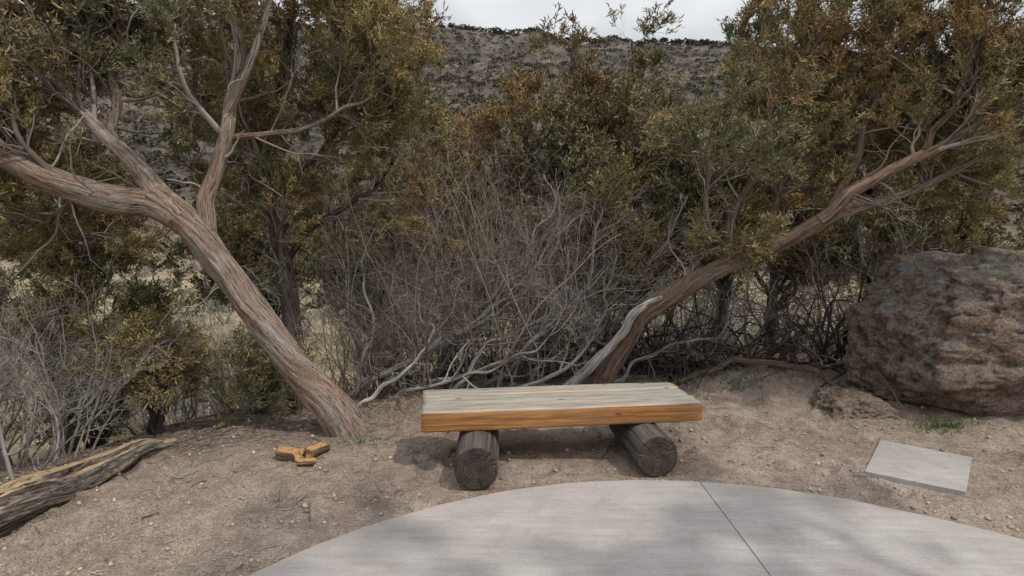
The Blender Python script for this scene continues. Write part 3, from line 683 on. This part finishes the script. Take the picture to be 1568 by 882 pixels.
def blobs(name,x,y,rad,quads,cols,seed,zs=.8,fsz=.5):
    rng=np.random.default_rng(seed);n=len(x);z=H(x,y)
    i=np.repeat(np.arange(n),quads);k=len(i)
    d=norm(rng.normal(0,1,(k,3)));q=rng.uniform(.3,1,k)**.5;d=d*q[:,None];d[:,2]=np.abs(d[:,2])*zs
    c=np.stack([x,y,z],-1)[i]+d*rad[i][:,None]
    a=norm(rng.normal(0,1,(k,3)));b_=norm(np.cross(a,rng.normal(0,1,(k,3))))
    s=(rad[i]*fsz*rng.uniform(.5,1.1,k))[:,None]*.5
    V=np.stack([c-a*s-b_*s*.6,c+a*s-b_*s*.5,c+a*s*.8+b_*s*.6,c-a*s*.9+b_*s*.5],1).reshape(-1,3)
    cc=np.ones((k,4,4));cc[:,:,:3]=(cols[i]*rng.uniform(.6,1.35,k)[:,None])[:,None,:]
    return make_mesh(name,V,np.arange(4*k).reshape(-1,4),M_col,{'col':('FLOAT_COLOR',cc.reshape(-1,4))})
n=13000;y=34+209*rng.uniform(0,1,n)**.75;x=rng.uniform(-1.1,1.1,n)*y
t=rng.uniform(0,1,n)[:,None];cols=np.array([.042,.045,.029])*(1-t)+np.array([.105,.088,.064])*t
blobs('hillside_shrubs',x,y,rng.uniform(.4,1.4,n),22,cols,7)
n=700;y=rng.uniform(232,242,n);x=rng.uniform(-260,290,n);t=rng.uniform(0,.5,n)[:,None]
blobs('ridge_shrubs',x,y,rng.uniform(.8,2.2,n),40,np.array([.042,.05,.032])*(1-t)+np.array([.075,.075,.055])*t,8)
n=190;y=14+45*rng.uniform(0,1,n);x=rng.uniform(-1.1,1.1,n)*y;t=rng.uniform(0,1,n)[:,None]
blobs('distant_junipers',x,y,rng.uniform(.5,1.3,n),400,np.array([.075,.085,.045])*(1-t)+np.array([.16,.14,.08])*t,9,1.1,.14)
# ---------------------------------------------------------------- dry grass and litter
def blades(name,x,y,L,w,cols,seed,lean=.35):
    rng=np.random.default_rng(seed);n=len(x);z=H(x,y)
    a=rng.uniform(0,6.28,n);d=np.stack([rng.normal(0,lean,n),rng.normal(0,lean,n),np.ones(n)],-1);d=norm(d)
    p=np.stack([x,y,z-.01],-1);sd=np.stack([np.cos(a),np.sin(a),0*a],-1)*w[:,None]
    mid=p+d*(L*.55)[:,None];tip=mid+norm(d+np.stack([rng.normal(0,.5,n),rng.normal(0,.5,n),-.3+0*a],-1))*(L*.5)[:,None]
    V=np.stack([p-sd,p+sd,mid+sd*.7,mid-sd*.7,tip+sd*.15,tip-sd*.15],1).reshape(-1,3)
    b_=np.arange(n)[:,None]*6;F=np.concatenate([b_+[0,1,2,3],b_+[3,2,4,5]],0)
    c=np.ones((n,6,4));c[:,:,:3]=cols[:,None,:]*rng.uniform(.7,1.3,n)[:,None,None]
    return make_mesh(name,V,F,M_col,{'col':('FLOAT_COLOR',c.reshape(-1,4))})
n=40000;y=6.5+26*rng.uniform(0,1,n)**1.5;x=rng.uniform(-1.2,1.2,n)*(y+1)
k=(y-edge(x)>.6+rng.uniform(0,2,n))&(vn(x*.8,y*.8,3.)>-.25);x=x[k];y=y[k];n=len(x)
t=rng.uniform(0,1,n)[:,None]
blades('dry_grass',x,y,rng.uniform(.08,.3,n),.0035*(1+y*.12),np.array([.46,.39,.235])*(1-t)+np.array([.26,.205,.13])*t,1)
for i,(gx,gy,nn,hh) in enumerate([(-1.18,4.10,160,.07),(2.32,5.55,200,.10),(3.12,5.25,260,.09),(3.62,4.55,340,.10),(-1.0,4.3,60,.05),(2.0,5.75,120,.08),(1.95,5.45,70,.05)]):
    rg=np.random.default_rng(300+i);x=gx+rg.normal(0,.12,nn);y=gy+rg.normal(0,.06,nn);t=rg.uniform(0,1,nn)[:,None]
    blades('grass_tuft' if i==0 else 'grass_tuft.%03d'%i,x,y,rg.uniform(.4,1,nn)*hh,np.full(nn,.003),np.array([.05,.10,.03])*(1-t)+np.array([.11,.145,.06])*t,i+3,.6)
def litter(name,n,seed,sel,Lr,r,mat,zoff=.003):
    rng=np.random.default_rng(seed);x=rng.uniform(-4.5,5,n*3);y=rng.uniform(1.2,7,n*3);k=sel(x,y,rng);x=x[k][:n];y=y[k][:n];n=len(x)
    a=rng.uniform(0,6.28,n);L=Lr[0]+(Lr[1]-Lr[0])*rng.uniform(0,1,n)**2.5
    P=grow(rng,np.stack([x,y,0*x],-1),np.stack([np.cos(a),np.sin(a),0*a],-1),L,4,.18,0)
    P[:,:,2]=H(P[:,:,0],P[:,:,1])+footprints(P[:,:,0],P[:,:,1])+zoff+rng.uniform(0,.006,n)[:,None]*rng.uniform(0,1,(n,4))
    R=r*rng.uniform(.5,1.4,n)[:,None]*np.ones(4)[None]
    bg=Bag();bg.tube(P,R,4,seed=seed);bg.build(name,mat)
inpad=lambda x,y:np.hypot(x-PC[0],y-PC[1])<PR+.02
inpav=lambda x,y:np.hypot(x-2.81,y-3.74)<.42
M_straw=twigmat('straw',(.22,.155,.10),(.42,.33,.225),(.58,.48,.35))
litter('ground_litter',7500,401,lambda x,y,r:(~inpad(x,y))&(~inpav(x,y))&(y<edge(x)+.8)&(vn(x*1.3,y*1.3,4.)+r.uniform(-.8,.5,len(x))>-.15),(.010,.085),.0016,M_straw)
litter('ground_twigs',3400,402,lambda x,y,r:(~inpad(x,y))&(y<edge(x)+1)&(y>edge(x)-r.exponential(.45,len(x))),(.04,.30),.0028,M_twig,.006)
litter('ground_twigs.001',150,404,lambda x,y,r:(~inpad(x,y))&(~inpav(x,y))&(y<edge(x)),(.06,.26),.0024,M_twig,.004)
n=9000;rg=np.random.default_rng(410);x=rg.uniform(-4,5,n);y=rg.uniform(1.2,6.8,n);k=(~inpad(x,y))&(~inpav(x,y))&(y<edge(x)+.5);x=x[k];y=y[k];n=len(x)
s=.003+.018*rg.uniform(0,1,n)**5
oc=np.array([[1,0,0],[0,1,0],[-1,0,0],[0,-1,0],[0,0,.8],[0,0,-.8]],float)
V=(oc[None]*s[:,None,None]*rg.uniform(.6,1.3,(n,6,1)))+np.stack([x,y,H(x,y)+footprints(x,y)+s*.3],-1)[:,None,:]
tf=np.array([[0,1,4],[1,2,4],[2,3,4],[3,0,4],[1,0,5],[2,1,5],[3,2,5],[0,3,5]])
F=(np.arange(n)[:,None,None]*6+tf[None]).reshape(-1,3)
c=np.ones((n,6,4));c[:,:,:3]=(np.array([.42,.34,.27])*rg.uniform(.5,1.25,n)[:,None])[:,None,:]
make_mesh('ground_pebbles',V.reshape(-1,3),F,M_col,{'col':('FLOAT_COLOR',c.reshape(-1,4))},True)
# ---------------------------------------------------------------- light, sky, camera
el=math.radians(56);hz=Vector((.86,-.51,0)).normalized()
ts=Vector((hz.x*math.cos(el),hz.y*math.cos(el),math.sin(el)))
w=D.worlds.new('World');C.scene.world=w;w.use_nodes=True;nt=w.node_tree
bgN=nt.nodes['Background'];sky=nt.nodes.new('ShaderNodeTexSky');sky.sky_type='NISHITA';sky.sun_disc=False
sky.sun_elevation=el;sky.sun_rotation=math.atan2(hz.x,hz.y)
tc=nt.nodes.new('ShaderNodeTexCoord')
cl=noise(nt,mapping(nt,tc.outputs['Generated'],(1,1,2.6)),2.6,3,.55,.4)
cc=ramp(nt,cl,[(.32,(.52,.545,.575)),(.5,(.66,.68,.70)),(.66,(.82,.83,.84))])
sx=nt.nodes.new('ShaderNodeSeparateXYZ');nt.links.new(tc.outputs['Generated'],sx.inputs[0])
gz=ramp(nt,sx.outputs[2],[(.32,.47),(.8,1.0)])   # overcast sky is brighter towards the zenith
sc=mix(nt,1.0,mix(nt,1.0,cc,gz,'MULTIPLY'),(19.,19.,19.),'MULTIPLY')
fin=mix(nt,.92,sky.outputs['Color'],sc)
nt.links.new(fin,bgN.inputs['Color']);bgN.inputs['Strength'].default_value=.125
l=D.lights.new('sun','SUN');l.energy=2.1;l.angle=math.radians(1.6);l.color=(1,.94,.86)
lo=D.objects.new('sun',l);C.scene.collection.objects.link(lo);lo.rotation_euler=ts.to_track_quat('Z','Y').to_euler();lo.location=(6,-4,12)
cam=D.cameras.new('camera');co_=D.objects.new('camera',cam);C.scene.collection.objects.link(co_)
cam.sensor_width=36;cam.lens=36*855/1568;cam.clip_start=.05;cam.clip_end=2000
co_.location=(0,0,1.6);co_.rotation_euler=(math.radians(90-5.7),0,0)
C.scene.camera=co_
C.scene.view_settings.view_transform='Standard';C.scene.view_settings.look='None';C.scene.view_settings.exposure=0
